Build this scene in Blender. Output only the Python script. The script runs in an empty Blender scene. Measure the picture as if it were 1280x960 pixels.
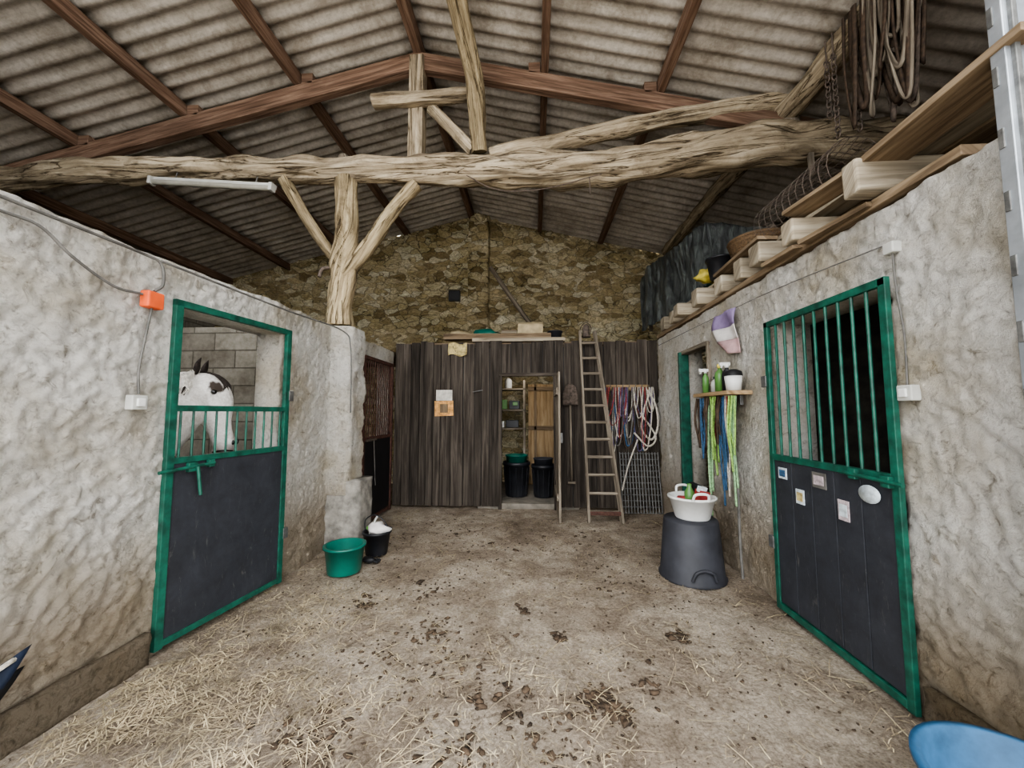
import bpy, bmesh, math, random
from mathutils import Vector, Matrix, Euler, noise
random.seed(7)
R=random.random
def U(a,b): return a+(b-a)*R()
def lin(c):
    o=[]
    for x in c:
        x=x/255.0
        o.append(x/12.92 if x<=0.04045 else ((x+0.055)/1.055)**2.4)
    return (o[0],o[1],o[2],1)
# ---------------------------------------------------------------- materials
def base(name,rough=.85,metal=0,spec=.3):
    m=bpy.data.materials.new(name); m.use_nodes=True
    nt=m.node_tree; b=nt.nodes['Principled BSDF']
    b.inputs['Roughness'].default_value=rough; b.inputs['Metallic'].default_value=metal
    b.inputs['Specular IOR Level'].default_value=spec
    return m,nt,b
def ramp(nt,fac,cols):
    r=nt.nodes.new('ShaderNodeValToRGB'); e=r.color_ramp.elements
    e[0].position=cols[0][0]; e[0].color=cols[0][1]
    e[1].position=cols[-1][0]; e[1].color=cols[-1][1]
    for p,c in cols[1:-1]:
        n=e.new(p); n.color=c
    nt.links.new(fac,r.inputs[0]); return r.outputs[0]
def coords(nt,kind,scale):
    tc=nt.nodes.new('ShaderNodeTexCoord'); mp=nt.nodes.new('ShaderNodeMapping')
    mp.inputs['Scale'].default_value=scale
    nt.links.new(tc.outputs[kind],mp.inputs[0]); return mp.outputs[0]
def nz(nt,vec,scale,detail=6,rough=.6,dist=0):
    n=nt.nodes.new('ShaderNodeTexNoise'); n.inputs['Scale'].default_value=scale
    n.inputs['Detail'].default_value=detail; n.inputs['Roughness'].default_value=rough
    n.inputs['Distortion'].default_value=dist
    nt.links.new(vec,n.inputs['Vector']); return n.outputs[0]
def mixc(nt,fac,a,b,mode='MIX'):
    m=nt.nodes.new('ShaderNodeMix'); m.data_type='RGBA'; m.blend_type=mode
    if isinstance(fac,(int,float)): m.inputs[0].default_value=fac
    else: nt.links.new(fac,m.inputs[0])
    for i,x in ((6,a),(7,b)):
        if isinstance(x,tuple): m.inputs[i].default_value=x
        else: nt.links.new(x,m.inputs[i])
    return m.outputs[2]
def math_(nt,op,a,b=0.0):
    m=nt.nodes.new('ShaderNodeMath'); m.operation=op
    for i,x in ((0,a),(1,b)):
        if isinstance(x,(int,float)): m.inputs[i].default_value=x
        else: nt.links.new(x,m.inputs[i])
    return m.outputs[0]
def bump(nt,b,h,strength=.5,dist=.02,chain=None):
    n=nt.nodes.new('ShaderNodeBump'); n.inputs['Strength'].default_value=strength
    n.inputs['Distance'].default_value=dist
    nt.links.new(h,n.inputs['Height'])
    if chain: nt.links.new(chain,n.inputs['Normal'])
    nt.links.new(n.outputs[0],b.inputs['Normal']); return n.outputs[0]
def simple(name,c,rough=.6,metal=0,var=.25,scale=12,bmp=.1,spec=.3):
    m,nt,b=base(name,rough,metal,spec)
    v=coords(nt,'Object',(1,1,1)); n=nz(nt,v,scale)
    lo=lin([x*(1-var) for x in c]); hi=lin([min(255,x*(1+var)) for x in c])
    nt.links.new(ramp(nt,n,[(.3,lo),(.7,hi)]),b.inputs['Base Color'])
    bump(nt,b,n,bmp,.01); return m
def wood(name,c1,c2,c3,su=28,sv=1.6,bmp=.5,var=.35,rough=.88,dist=.012,crack=0):
    m,nt,b=base(name,rough,0,.2)
    v=coords(nt,'UV',(su,sv,1)); n=nz(nt,v,1,9,.65,.6)
    v2=coords(nt,'UV',(1.3,.35,1)); n2=nz(nt,v2,1.7,4,.6)
    col=ramp(nt,n,[(.32,lin(c1)),(.5,lin(c2)),(.68,lin(c3))])
    sh=ramp(nt,n2,[(.3,(1-var,1-var,1-var,1)),(.7,(1+var*.3,1+var*.3,1+var*.3,1))])
    col=mixc(nt,1.0,col,sh,'MULTIPLY')
    if crack:
        v3=coords(nt,'UV',(11,.7,1)); n3=nz(nt,v3,1,5,.55,1.0)
        d=math_(nt,'ABSOLUTE',math_(nt,'SUBTRACT',n3,.5))
        ck=ramp(nt,d,[(.0,(0,0,0,1)),(.018,(1,1,1,1))])
        col=mixc(nt,crack,col,mixc(nt,1.0,col,mixc(nt,ck,(.20,.17,.14,1),(1,1,1,1)),'MULTIPLY'))
        v4=coords(nt,'UV',(4,1.4,1)); n4=nz(nt,v4,1.6,9,.75,.8)
        col=mixc(nt,1.0,col,ramp(nt,n4,[(.32,(.36,.33,.30,1)),(.46,(.8,.78,.75,1)),(.58,(1.08,1.07,1.05,1))]),'MULTIPLY')
        n0=bump(nt,b,ck,.8,.02); n0=bump(nt,b,n4,.5,.03,n0); bump(nt,b,n,bmp,dist,n0)
    else: bump(nt,b,n,bmp,dist)
    nt.links.new(col,b.inputs['Base Color'])
    return m

def plaster_mat(name,hi,mid,lo):
    m,nt,b=base(name,.95,0,.1)
    v=coords(nt,'Object',(1,1,1))
    big=nz(nt,v,1.3,6,.65); med=nz(nt,v,24,10,.74,.9); fine=nz(nt,v,85,6,.8); pit=nz(nt,v,11,9,.7,1.2)
    c=ramp(nt,med,[(.28,lin(lo)),(.41,lin(mid)),(.53,lin(hi))])
    c=mixc(nt,1.0,c,ramp(nt,pit,[(.33,(.56,.53,.48,1)),(.43,(1,1,1,1))]),'MULTIPLY')  # pits darkened in the colour, like the small shadows of crumbly plaster
    t=ramp(nt,big,[(.3,lin((206,196,176))),(.55,(1,1,1,1))])
    c=mixc(nt,1.0,c,t,'MULTIPLY')
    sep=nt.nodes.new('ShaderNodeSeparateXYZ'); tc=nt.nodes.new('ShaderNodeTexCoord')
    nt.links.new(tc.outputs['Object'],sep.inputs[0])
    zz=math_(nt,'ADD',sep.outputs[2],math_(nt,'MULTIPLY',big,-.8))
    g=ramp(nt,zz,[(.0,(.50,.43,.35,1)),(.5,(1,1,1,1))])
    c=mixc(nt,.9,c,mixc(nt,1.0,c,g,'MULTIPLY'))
    nt.links.new(c,b.inputs['Base Color'])
    n1=bump(nt,b,pit,.8,.12); n1=bump(nt,b,med,1.0,.07,n1); bump(nt,b,fine,.8,.014,n1); return m

M={}
M['plaster']=plaster_mat('rough_lime_plaster',(250,246,237),(230,225,215),(152,144,133))
M['plinth']=plaster_mat('plinth_concrete',(190,184,172),(160,154,142),(104,98,88))
M['greystone']=simple('grey_render_base',(136,132,124),.95,0,.25,9,.6)
def stone_mat():
    m,nt,b=base('rubble_stone',.95,0,.1)
    v0=coords(nt,'Object',(1,1,1.9))
    d=nt.nodes.new('ShaderNodeTexNoise'); d.inputs['Scale'].default_value=2.2; d.inputs['Detail'].default_value=6
    nt.links.new(v0,d.inputs['Vector'])
    v=mixc(nt,.4,v0,d.outputs['Color'],'ADD')
    def vor(feat,sc):
        n=nt.nodes.new('ShaderNodeTexVoronoi'); n.feature=feat; n.inputs['Scale'].default_value=sc
        nt.links.new(v,n.inputs['Vector']); return n
    e=vor('DISTANCE_TO_EDGE',4.2).outputs['Distance']; cc=vor('F1',4.2).outputs['Color']
    e2=vor('DISTANCE_TO_EDGE',10).outputs['Distance']
    sep=nt.nodes.new('ShaderNodeSeparateColor'); nt.links.new(cc,sep.inputs[0])
    col=ramp(nt,sep.outputs[0],[(.0,lin((160,142,108))),(.35,lin((214,196,158))),(.7,lin((234,220,188))),(1,lin((250,242,220)))])
    f=nz(nt,v0,16,9,.78); bg=nz(nt,v0,.8,5,.65)
    col=mixc(nt,1.0,col,ramp(nt,f,[(.25,(.42,.40,.35,1)),(.6,(1.1,1.1,1.06,1))]),'MULTIPLY')
    mask=ramp(nt,e,[(.0,(0,0,0,1)),(.05,(1,1,1,1))])
    mask2=ramp(nt,e2,[(.0,(.2,.2,.2,1)),(.07,(1,1,1,1))])
    mort=mixc(nt,ramp(nt,bg,[(.4,(0,0,0,1)),(.6,(1,1,1,1))]),lin((70,62,48)),lin((170,156,126)))
    col=mixc(nt,mask,mort,col)
    col=mixc(nt,mask2,mixc(nt,1.0,col,(.55,.53,.48,1),'MULTIPLY'),col)
    col=mixc(nt,1.0,col,ramp(nt,bg,[(.32,(.64,.62,.50,1)),(.6,(1,1,1,1))]),'MULTIPLY')
    nt.links.new(col,b.inputs['Base Color'])
    h=ramp(nt,e,[(.0,(0,0,0,1)),(.14,(1,1,1,1))])
    n1=bump(nt,b,h,1.0,.10); n1=bump(nt,b,mask2,.7,.05,n1); bump(nt,b,f,.9,.05,n1); return m
M['stone']=stone_mat()
def block_mat():
    m,nt,b=base('concrete_blocks',.95,0,.1)
    tc=nt.nodes.new('ShaderNodeTexCoord'); sp=nt.nodes.new('ShaderNodeSeparateXYZ'); cb=nt.nodes.new('ShaderNodeCombineXYZ')
    nt.links.new(tc.outputs['Object'],sp.inputs[0])
    nt.links.new(math_(nt,'ADD',sp.outputs[0],sp.outputs[1]),cb.inputs[0]); nt.links.new(sp.outputs[2],cb.inputs[1])
    br=nt.nodes.new('ShaderNodeTexBrick'); br.inputs['Scale'].default_value=1
    br.inputs['Brick Width'].default_value=.5; br.inputs['Row Height'].default_value=.2
    br.inputs['Mortar Size'].default_value=.010; br.inputs['Mortar Smooth'].default_value=.6
    br.inputs['Color1'].default_value=lin((124,118,108)); br.inputs['Color2'].default_value=lin((142,137,126)); br.inputs['Mortar'].default_value=lin((100,95,86))
    nt.links.new(cb.outputs[0],br.inputs['Vector'])
    n=nz(nt,tc.outputs['Object'],20,6); n5=nz(nt,tc.outputs['Object'],2.5,6)
    cc=mixc(nt,1.0,br.outputs['Color'],ramp(nt,n,[(.3,(.75,.75,.72,1)),(.7,(1,1,1,1))]),'MULTIPLY')
    nt.links.new(mixc(nt,1.0,cc,ramp(nt,n5,[(.3,(.6,.58,.55,1)),(.6,(1,1,1,1))]),'MULTIPLY'),b.inputs['Base Color'])
    bump(nt,b,math_(nt,'SUBTRACT',n,br.outputs['Fac']),.6,.015); return m
M['block']=block_mat()
M['shadeblock']=simple('shaded_block_wall',(66,62,56),.95,0,.25,7,.4)  # block colour darkened to hold the shade of the right-hand stalls
def floor_mat():
    m,nt,b=base('packed_dirt_floor',.97,0,.08)
    v=coords(nt,'Object',(1,1,1))
    big=nz(nt,v,1.1,9,.72,.5); med=nz(nt,v,6,9,.75,.4); fine=nz(nt,v,50,6,.8); sp=nz(nt,v,5,11,.8,.9); sp2=nz(nt,v,26,6,.78,.4)
    c=ramp(nt,big,[(.3,lin((120,108,96))),(.46,lin((164,152,138))),(.62,lin((202,192,178)))])
    c=mixc(nt,1.0,c,ramp(nt,med,[(.28,(.55,.52,.48,1)),(.54,(1.05,1.04,1.02,1))]),'MULTIPLY')
    c=mixc(nt,1.0,c,ramp(nt,fine,[(.34,(.48,.46,.43,1)),(.6,(1.14,1.13,1.11,1))]),'MULTIPLY')
    c=mixc(nt,ramp(nt,sp,[(.57,(0,0,0,1)),(.64,(.8,.8,.8,1))]),c,lin((86,74,62)))
    c=mixc(nt,ramp(nt,sp2,[(.61,(0,0,0,1)),(.66,(.8,.8,.8,1))]),c,lin((78,66,54)))
    nt.links.new(c,b.inputs['Base Color'])
    n1=bump(nt,b,med,.7,.05); bump(nt,b,fine,1.0,.018,n1); return m
M['floor']=floor_mat()
M['ground']=simple('pale_bounce_gravel',(180,174,165),.95,0,.2,8,.3)  # kept pale to bounce light indoors
def roof_mat():
    m,nt,b=base('fibre_cement_sheet',.9,0,.15)
    v=coords(nt,'Object',(.5,6,1)); n=nz(nt,v,1.5,8,.7)
    v2=coords(nt,'Object',(1,1,1)); n2=nz(nt,v2,2.2,7,.7,.5); n3=nz(nt,v2,22,6,.7)
    c=ramp(nt,n,[(.3,lin((166,159,149))),(.55,lin((196,190,181))),(.75,lin((216,211,203)))])
    c=mixc(nt,1.0,c,ramp(nt,n2,[(.3,(.56,.53,.49,1)),(.55,(1,1,1,1))]),'MULTIPLY')
    c=mixc(nt,1.0,c,ramp(nt,n3,[(.3,(.74,.73,.71,1)),(.6,(1.05,1.05,1.05,1))]),'MULTIPLY')
    nt.links.new(c,b.inputs['Base Color']); bump(nt,b,n3,.3,.01); return m
M['roof']=roof_mat()
M['redwood']=wood('dull_brown_timber',(80,62,50),(120,96,80),(154,130,112),30,1.5,.5)
M['oldbeam']=wood('weathered_oak_beam',(126,113,96),(178,164,140),(212,199,176),20,1.1,.8,.3,.92,.02,.95)
M['oldpost']=wood('weathered_oak_post',(118,105,84),(172,156,126),(206,191,158),20,1.1,.8,.35,.92,.02,.95)
M['greywood']=wood('grey_weathered_wood',(84,76,66),(130,120,106),(166,156,140),24,1.4,.8)
M['darkplank']=wood('blackened_plank',(48,43,38),(76,69,62),(106,98,89),20,1.0,.8,.4)
M['darkplank2']=wood('blackened_plank_dark',(40,36,32),(64,58,52),(90,83,75),20,1.0,.8,.4)
M['palewood']=wood('pale_sawn_timber',(118,108,92),(164,152,132),(194,184,164),20,1.3,.6,.45)
M['board']=wood('brown_board',(90,76,60),(130,112,90),(160,142,118),20,1.3,.4,.3)
M['orangewood']=wood('pine_board',(120,98,70),(156,132,100),(184,162,128),20,1.3,.3,.2)
M['green']=simple('green_painted_steel',(22,76,62),.5,0,.3,14,.15,.5)
M['rustbar']=simple('rusty_brown_bar',(78,54,46),.7,0,.3,20,.2)
def panel_mat(name,c,hi):
    m,nt,b=base(name,.6,0,.35); v=coords(nt,'Object',(1,1,1))
    n=nz(nt,v,5,9,.75,.3); s_=nz(nt,coords(nt,'Object',(3,3,.8)),8,8,.8,1.0)
    c_=ramp(nt,n,[(.3,lin([x*.8 for x in c])),(.7,lin([x*1.2 for x in c]))])
    c_=mixc(nt,ramp(nt,s_,[(.58,(0,0,0,1)),(.72,(.5,.5,.5,1))]),c_,lin(hi))
    nt.links.new(c_,b.inputs['Base Color']); bump(nt,b,n,.15,.01); return m
M['panel']=panel_mat('charcoal_panel',(46,48,53),(118,116,110))
M['panelblk']=simple('black_panel',(26,26,28),.5,0,.3,6,.1,.4)
M['galv']=simple('galvanised_steel',(176,182,188),.4,.7,.12,6,.05)
M['metal']=simple('dull_metal',(110,110,108),.5,.6,.2,20,.1)
M['black']=simple('black_plastic',(28,29,33),.45,0,.3,6,.05,.5)
M['trug']=simple('charcoal_rubber',(50,51,56),.6,0,.2,5,.1,.4)
M['blue']=simple('blue_plastic',(46,84,116),.45,0,.22,7,.05,.4)
M['teal']=simple('teal_plastic',(12,98,84),.4,0,.15,4,.05,.5)
M['white']=simple('white_plastic',(216,216,212),.45,0,.06,5,.05,.5)
M['cream']=simple('cream_plastic',(180,180,174),.5,0,.08,5,.05)
M['orange']=simple('orange_junction_box',(214,94,52),.5,0,.08,6,.05)
M['cable']=simple('grey_cable',(96,94,90),.6,0,.2,9,.05)
M['limerope']=simple('lime_rope',(132,166,88),.8,0,.3,60,.5)
M['mintrope']=simple('mint_rope',(136,170,128),.8,0,.3,60,.5)
M['bluerope']=simple('blue_rope',(54,84,112),.8,0,.3,60,.5)
M['purprope']=simple('purple_strap',(80,72,98),.8,0,.3,40,.3)
M['redrope']=simple('red_strap',(130,56,56),.8,0,.3,40,.3)
M['whiterope']=simple('white_rope',(180,174,162),.85,0,.25,60,.5)
M['leather']=simple('old_leather',(66,54,44),.75,0,.35,25,.3)
M['rust']=simple('rusty_iron',(92,82,74),.8,.2,.3,25,.3)
M['straw']=simple('straw',(184,170,138),.8,0,.3,3,0)
M['straw2']=simple('straw_dull',(146,132,108),.8,0,.3,3,0)
M['dung']=simple('dung',(66,55,44),.95,0,.4,20,.6)
M['paper']=simple('paper_white',(200,196,186),.8,0,.15,14,.02)
M['paperor']=simple('paper_orange',(198,148,92),.8,0,.3,16,.02)
M['paperye']=simple('paper_yellow',(180,164,116),.8,0,.3,20,.1)
M['sign']=simple('sign_white',(190,200,204),.5,0,.2,24,.02)
M['signpk']=simple('sign_pinkish',(168,156,158),.5,0,.25,30,.02)
M['purple']=simple('purple_cloth',(138,122,158),.9,0,.12,8,.2)
M['pinkcl']=simple('pink_cloth',(178,148,148),.9,0,.12,8,.2)
M['whitecl']=simple('white_cloth',(214,210,206),.9,0,.08,8,.2)
M['navy']=simple('navy_tarp',(34,42,58),.5,0,.2,6,.1)
M['greensheet']=simple('green_tarp',(48,84,70),.5,0,.3,6,.2)
M['yellow']=simple('yellow_plastic',(196,180,84),.5,0,.2,9,.1)
M['greenb']=simple('green_bottle',(84,126,66),.35,0,.15,6,.02,.5)
M['redb']=simple('red_plastic',(150,52,52),.4,0,.15,6,.02,.5)
M['wicker']=simple('wicker',(92,74,54),.8,0,.3,60,.6)
M['card']=simple('cardboard',(176,160,128),.85,0,.12,8,.1)
M['mane']=simple('mane_hair',(196,191,182),.9,0,.2,40,.4)
M['darkhair']=simple('dark_hair',(48,42,38),.9,0,.3,40,.4)
M['eye']=simple('horse_eye',(16,12,10),.1,0,.1,10,0,.8)
M['tin']=simple('concrete_step',(126,120,110),.9,0,.15,9,.3)
def tarp_mat():
    m,nt,b=base('black_plastic_sheet',.3,0,.8)
    v=coords(nt,'Object',(1,1,.4)); n=nz(nt,v,6,7,.65,1.5)
    nt.links.new(ramp(nt,n,[(.4,lin((36,38,37))),(.65,lin((98,104,100)))]),b.inputs['Base Color'])
    bump(nt,b,n,1.0,.12); return m
M['tarp']=tarp_mat()
M['tube']=simple('lamp_tube',(150,147,136),.4,0,.1,6,.02)
# ---------------------------------------------------------------- mesh builder
def cr(pts,n):
    P=[tuple(p) for p in pts]; out=[]
    if len(P)==2:
        for i in range(n+1):
            t=i/n; out.append(tuple(a+(b-a)*t for a,b in zip(*P)))
        return out
    E=[tuple(2*a-b for a,b in zip(P[0],P[1]))]+P+[tuple(2*a-b for a,b in zip(P[-1],P[-2]))]
    for k in range(1,len(E)-2):
        for i in range(n):
            t=i/n
            out.append(tuple(.5*((2*b)+(-a+c)*t+(2*a-5*b+4*c-d)*t*t+(-a+3*b-3*c+d)*t**3) for a,b,c,d in zip(E[k-1],E[k],E[k+1],E[k+2])))
    out.append(P[-1]); return out
class B:
    def __init__(s,name):
        s.n=name; s.v=[];s.f=[];s.mi=[];s.uv=[];s.sm=[];s.mats=[];s.M=Matrix()
    def add(s,vs,fs,mat,uvs=None,smooth=False):
        mat=M[mat]
        if mat not in s.mats: s.mats.append(mat)
        k=s.mats.index(mat); o=len(s.v)
        s.v+= [tuple(s.M@Vector(p)) for p in vs]
        for i,f in enumerate(fs):
            s.f.append(tuple(o+j for j in f)); s.mi.append(k); s.sm.append(smooth)
            s.uv.append(uvs[i] if uvs else [(vs[j][0]+vs[j][1],vs[j][2]) for j in f])
    def box(s,c,d,mat,rot=(0,0,0),taper=1.0):
        c=Vector(c); Rm=Euler(rot).to_matrix(); hx,hy,hz=d[0]/2,d[1]/2,d[2]/2
        L=[]
        for z in (-1,1):
            k=1 if z<0 else taper
            for x,y in ((-1,-1),(1,-1),(1,1),(-1,1)): L.append(Vector((x*hx*k,y*hy*k,z*hz)))
        ax=max(range(3),key=lambda i:d[i]); ot=[i for i in range(3) if i!=ax]
        ou,ov=U(0,60),U(0,60)
        F=[(3,2,1,0),(4,5,6,7),(0,1,5,4),(1,2,6,5),(2,3,7,6),(3,0,4,7)]
        uv=[[(ou+L[j][ot[0]]+L[j][ot[1]],ov+L[j][ax]) for j in f] for f in F]
        s.add([c+Rm@p for p in L],F,mat,uv)
    def tube(s,pts,mat,r=None,seg=8,rough=0,fr=6,caps=True,flat=1.0,sub=0,up=None):
        if sub: pts=cr([tuple(p)+((r,) if len(p)==3 else ()) for p in pts],sub)
        P=[Vector(p[:3]) for p in pts]; rr=[(p[3] if len(p)>3 else r) for p in pts]
        n=len(P); T0=(P[1]-P[0]).normalized()
        a=Vector(up) if up else (Vector((0,0,1)) if abs(T0.z)<.9 else Vector((1,0,0)))
        N=(a-T0*a.dot(T0)).normalized(); vs=[];L=0;ls=[]
        ou,ov=U(0,60),U(0,60)
        for i in range(n):
            T=(P[min(i+1,n-1)]-P[max(i-1,0)])
            T=T.normalized() if T.length>1e-9 else T0
            N=(N-T*N.dot(T)); N=N.normalized() if N.length>1e-6 else T.orthogonal().normalized()
            Bn=T.cross(N)
            if i: L+=(P[i]-P[i-1]).length
            ls.append(L)
            for k in range(seg):
                an=2*math.pi*k/seg; d=N*math.cos(an)*flat+Bn*math.sin(an)
                q=rr[i]
                if rough:
                    pp=Vector((math.cos(an)*.5,math.sin(an)*.5,L*.9+ou))
                    q=rr[i]*(1+rough*noise.noise(pp*fr*.45)+rough*.5*noise.noise(Vector((pp.x*7,pp.y*7,pp.z*1.6)))+rough*.25*noise.noise(Vector((pp.x*18,pp.y*18,pp.z*5))))
                vs.append(P[i]+d*q)
        F=[];uv=[]
        for i in range(n-1):
            for k in range(seg):
                k2=(k+1)%seg
                F.append((i*seg+k,i*seg+k2,(i+1)*seg+k2,(i+1)*seg+k))
                w=2*math.pi*rr[i]/seg
                uv.append([(ou+k*w,ov+ls[i]),(ou+(k+1)*w,ov+ls[i]),(ou+(k+1)*w,ov+ls[i+1]),(ou+k*w,ov+ls[i+1])])
        s.add(vs,F,mat,uv,seg>5)
        if caps:
            s.add(vs[:seg],[tuple(reversed(range(seg)))],mat); s.add(vs[-seg:],[tuple(range(seg))],mat)
    def lathe(s,c,prof,mat,seg=28,rot=(0,0,0),sx=1,sy=1):
        c=Vector(c);Rm=Euler(rot).to_matrix(); vs=[]
        for r,z in prof:
            for k in range(seg):
                a=2*math.pi*k/seg; vs.append(c+Rm@Vector((r*math.cos(a)*sx,r*math.sin(a)*sy,z)))
        F=[]
        for i in range(len(prof)-1):
            for k in range(seg):
                k2=(k+1)%seg; F.append((i*seg+k,i*seg+k2,(i+1)*seg+k2,(i+1)*seg+k))
        s.add(vs,F,mat,None,True)
    def ball(s,c,r,mat,seg=12,sc=(1,1,1),rot=(0,0,0),rough=0,fq=1.6):
        Rm=Euler(rot).to_matrix(); c=Vector(c); vs=[];F=[]; h=max(4,seg//2)
        for i in range(h+1):
            th=math.pi*i/h
            for k in range(seg):
                a=2*math.pi*k/seg
                p=Vector((math.sin(th)*math.cos(a),math.sin(th)*math.sin(a),math.cos(th)))
                q=1+(rough*noise.noise(p*fq+c*9) if rough else 0)
                vs.append(c+Rm@Vector((p.x*r*sc[0]*q,p.y*r*sc[1]*q,p.z*r*sc[2]*q)))
        for i in range(h):
            for k in range(seg):
                k2=(k+1)%seg; F.append((i*seg+k,(i+1)*seg+k,(i+1)*seg+k2,i*seg+k2))
        s.add(vs,F,mat,None,True)
    def sheet(s,fn,nu,nv,mat,smooth=True):
        vs=[fn(i/nu,j/nv) for j in range(nv+1) for i in range(nu+1)]
        F=[(j*(nu+1)+i,j*(nu+1)+i+1,(j+1)*(nu+1)+i+1,(j+1)*(nu+1)+i) for j in range(nv) for i in range(nu)]
        s.add(vs,F,mat,None,smooth)
    def done(s,bevel=0,solid=0,parent=None,origin=True):
        me=bpy.data.meshes.new(s.n)
        xs=[p[0] for p in s.v];ys=[p[1] for p in s.v];zs=[p[2] for p in s.v]
        o=Vector(((min(xs)+max(xs))/2,(min(ys)+max(ys))/2,min(zs))) if origin else Vector((0,0,0))
        me.from_pydata([tuple(Vector(p)-o) for p in s.v],[],s.f)
        for m in s.mats: me.materials.append(m)
        uvl=me.uv_layers.new(name='UVMap'); i=0
        for p,mi,sm,uv in zip(me.polygons,s.mi,s.sm,s.uv):
            p.material_index=mi; p.use_smooth=sm
            for q in uv: uvl.data[i].uv=q; i+=1
        ob=bpy.data.objects.new(s.n,me); bpy.context.collection.objects.link(ob); ob.location=o
        if solid:
            m=ob.modifiers.new('solid','SOLIDIFY'); m.thickness=solid; m.offset=0
        if bevel:
            m=ob.modifiers.new('bevel','BEVEL'); m.width=bevel; m.segments=2; m.limit_method='ANGLE'
        if parent:
            ob.parent=parent; ob.matrix_parent_inverse=Matrix.Translation(parent.location).inverted()
        return ob
def empty(name,loc=(0,0,0)):
    e=bpy.data.objects.new(name,None); e.location=loc; bpy.context.collection.objects.link(e); return e

# ---------------------------------------------------------------- rough walls
def rough_wall(name,x_of,y0,y1,z1,holes,sgn,thick,mat,amp=.02,step=.018,top_noise=.02,z0=0):
    ny=int((y1-y0)/step); nz_=int((z1-z0)/step)
    ys=[y0+(y1-y0)*i/ny for i in range(ny+1)]; zs=[z0+(z1-z0)*j/nz_ for j in range(nz_+1)]
    for h in holes:
        for val,arr in ((h[0],ys),(h[1],ys),(h[2],zs),(h[3],zs)):
            k=min(range(len(arr)),key=lambda i:abs(arr[i]-val))
            if arr is zs and val<=0: continue
            arr[k]=val
    bm=bmesh.new(); g={}
    for j,z in enumerate(zs):
        for i,y in enumerate(ys):
            p=Vector((y*1.0,z*1.0,3.1*sgn))
            d=amp*(noise.noise(p*2.5)*.8+noise.noise(p*7)*.5+(.25-abs(noise.noise(p*13)))*.6+noise.noise(p*24+Vector((5,5,5)))*.5)
            zz=z+(top_noise*noise.noise(Vector((y*4,2,0))) if j==len(zs)-1 else 0)
            g[i,j]=bm.verts.new((x_of(y)+sgn*d,y,zz))
    fs=[]
    for j in range(len(zs)-1):
        for i in range(len(ys)-1):
            cy=(ys[i]+ys[i+1])/2; cz=(zs[j]+zs[j+1])/2
            if any(h[0]<cy<h[1] and h[2]<cz<h[3] for h in holes): continue
            q=(g[i,j],g[i+1,j],g[i+1,j+1],g[i,j+1])
            fs.append(bm.faces.new(q if sgn>0 else tuple(reversed(q))))
    for f in fs: f.smooth=True
    for v in [v for v in bm.verts if not v.link_faces]: bm.verts.remove(v)
    r=bmesh.ops.extrude_face_region(bm,geom=fs)
    for e in r['geom']:
        if isinstance(e,bmesh.types.BMVert): e.co.x=x_of(e.co.y)-sgn*thick
    bmesh.ops.recalc_face_normals(bm,faces=bm.faces)
    me=bpy.data.meshes.new(name); bm.to_mesh(me); bm.free(); me.materials.append(M[mat])
    ob=bpy.data.objects.new(name,me); bpy.context.collection.objects.link(ob); return ob
def interp(t):
    def f(y):
        if y<=t[0][0]: return t[0][1]
        for (a,p),(b,q) in zip(t,t[1:]):
            if y<=b: return p+(q-p)*(y-a)/(b-a)
        return t[-1][1]
    return f
leftx=interp([(.5,-2.36),(2.3,-2.36),(3.35,-2.27),(4.2,-2.29),(4.6,-2.28),(6.1,-2.27)])
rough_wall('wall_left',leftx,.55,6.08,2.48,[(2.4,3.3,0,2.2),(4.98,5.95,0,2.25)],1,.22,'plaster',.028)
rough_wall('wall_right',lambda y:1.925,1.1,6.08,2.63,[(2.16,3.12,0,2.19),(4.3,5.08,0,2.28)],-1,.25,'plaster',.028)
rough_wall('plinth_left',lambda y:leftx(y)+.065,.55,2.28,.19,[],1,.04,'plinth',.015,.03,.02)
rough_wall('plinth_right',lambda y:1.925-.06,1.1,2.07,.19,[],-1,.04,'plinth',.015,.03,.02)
def solid_wall(name,c,d,mat):
    b=B(name); b.box(c,d,mat); return b.done(origin=False)
solid_wall('wall_outer_left',(-7.3,4.4,2.35),(.2,8.0,4.7),'block')
solid_wall('wall_outer_right',(5.6,4.6,2.2),(.2,7.6,4.4),'shadeblock')
solid_wall('wall_front_left',(-4.9,.45,1.3),(4.6,.2,2.6),'block')
solid_wall('front_left_shade_wall',(-5.9,.45,3.7),(2.6,.2,2.2),'block')  # unseen upper wall added to keep the left side dark
solid_wall('unseen_front_right_wall',(3.85,1.05,2.4),(3.3,.2,4.8),'shadeblock')  # unseen; closed across and up to the roof to keep the right side dark
solid_wall('wall_partition_left',(-4.87,4.2,1.235),(4.6,.18,2.47),'block')
solid_wall('wall_partition_right',(3.85,3.75,1.3),(3.2,.15,2.6),'shadeblock')
b=B('wall_back_stone')
RX=-1.37; SL=.235
def roofz(x): return 5.98-SL*abs(x-RX)
def gab(u,v):
    x=-7.3+12.9*u
    top=roofz(x)+.05; z=top*v
    d=.08*noise.noise(Vector((x*1.2,z*1.5,1)))+.08*noise.noise(Vector((x*4,z*7,4)))+.06*noise.noise(Vector((x*9,z*15,4)))
    if -1.42<x<-.98: d+=-.16
    if z>top-.24+.2*noise.noise(Vector((x*3,7,0))): d+=.25
    return (x,8.2+d,z)
b.sheet(gab,480,220,'stone',False)
b.done(origin=False)
b=B('wall_back_niche'); b.box((-1.72,8.12,4.03),(.24,.1,.22),'panelblk'); b.box((-1.72,8.05,4.18),(.34,.12,.07),'stone'); b.done()  # black block puts the shade of the niche into the colour
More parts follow.
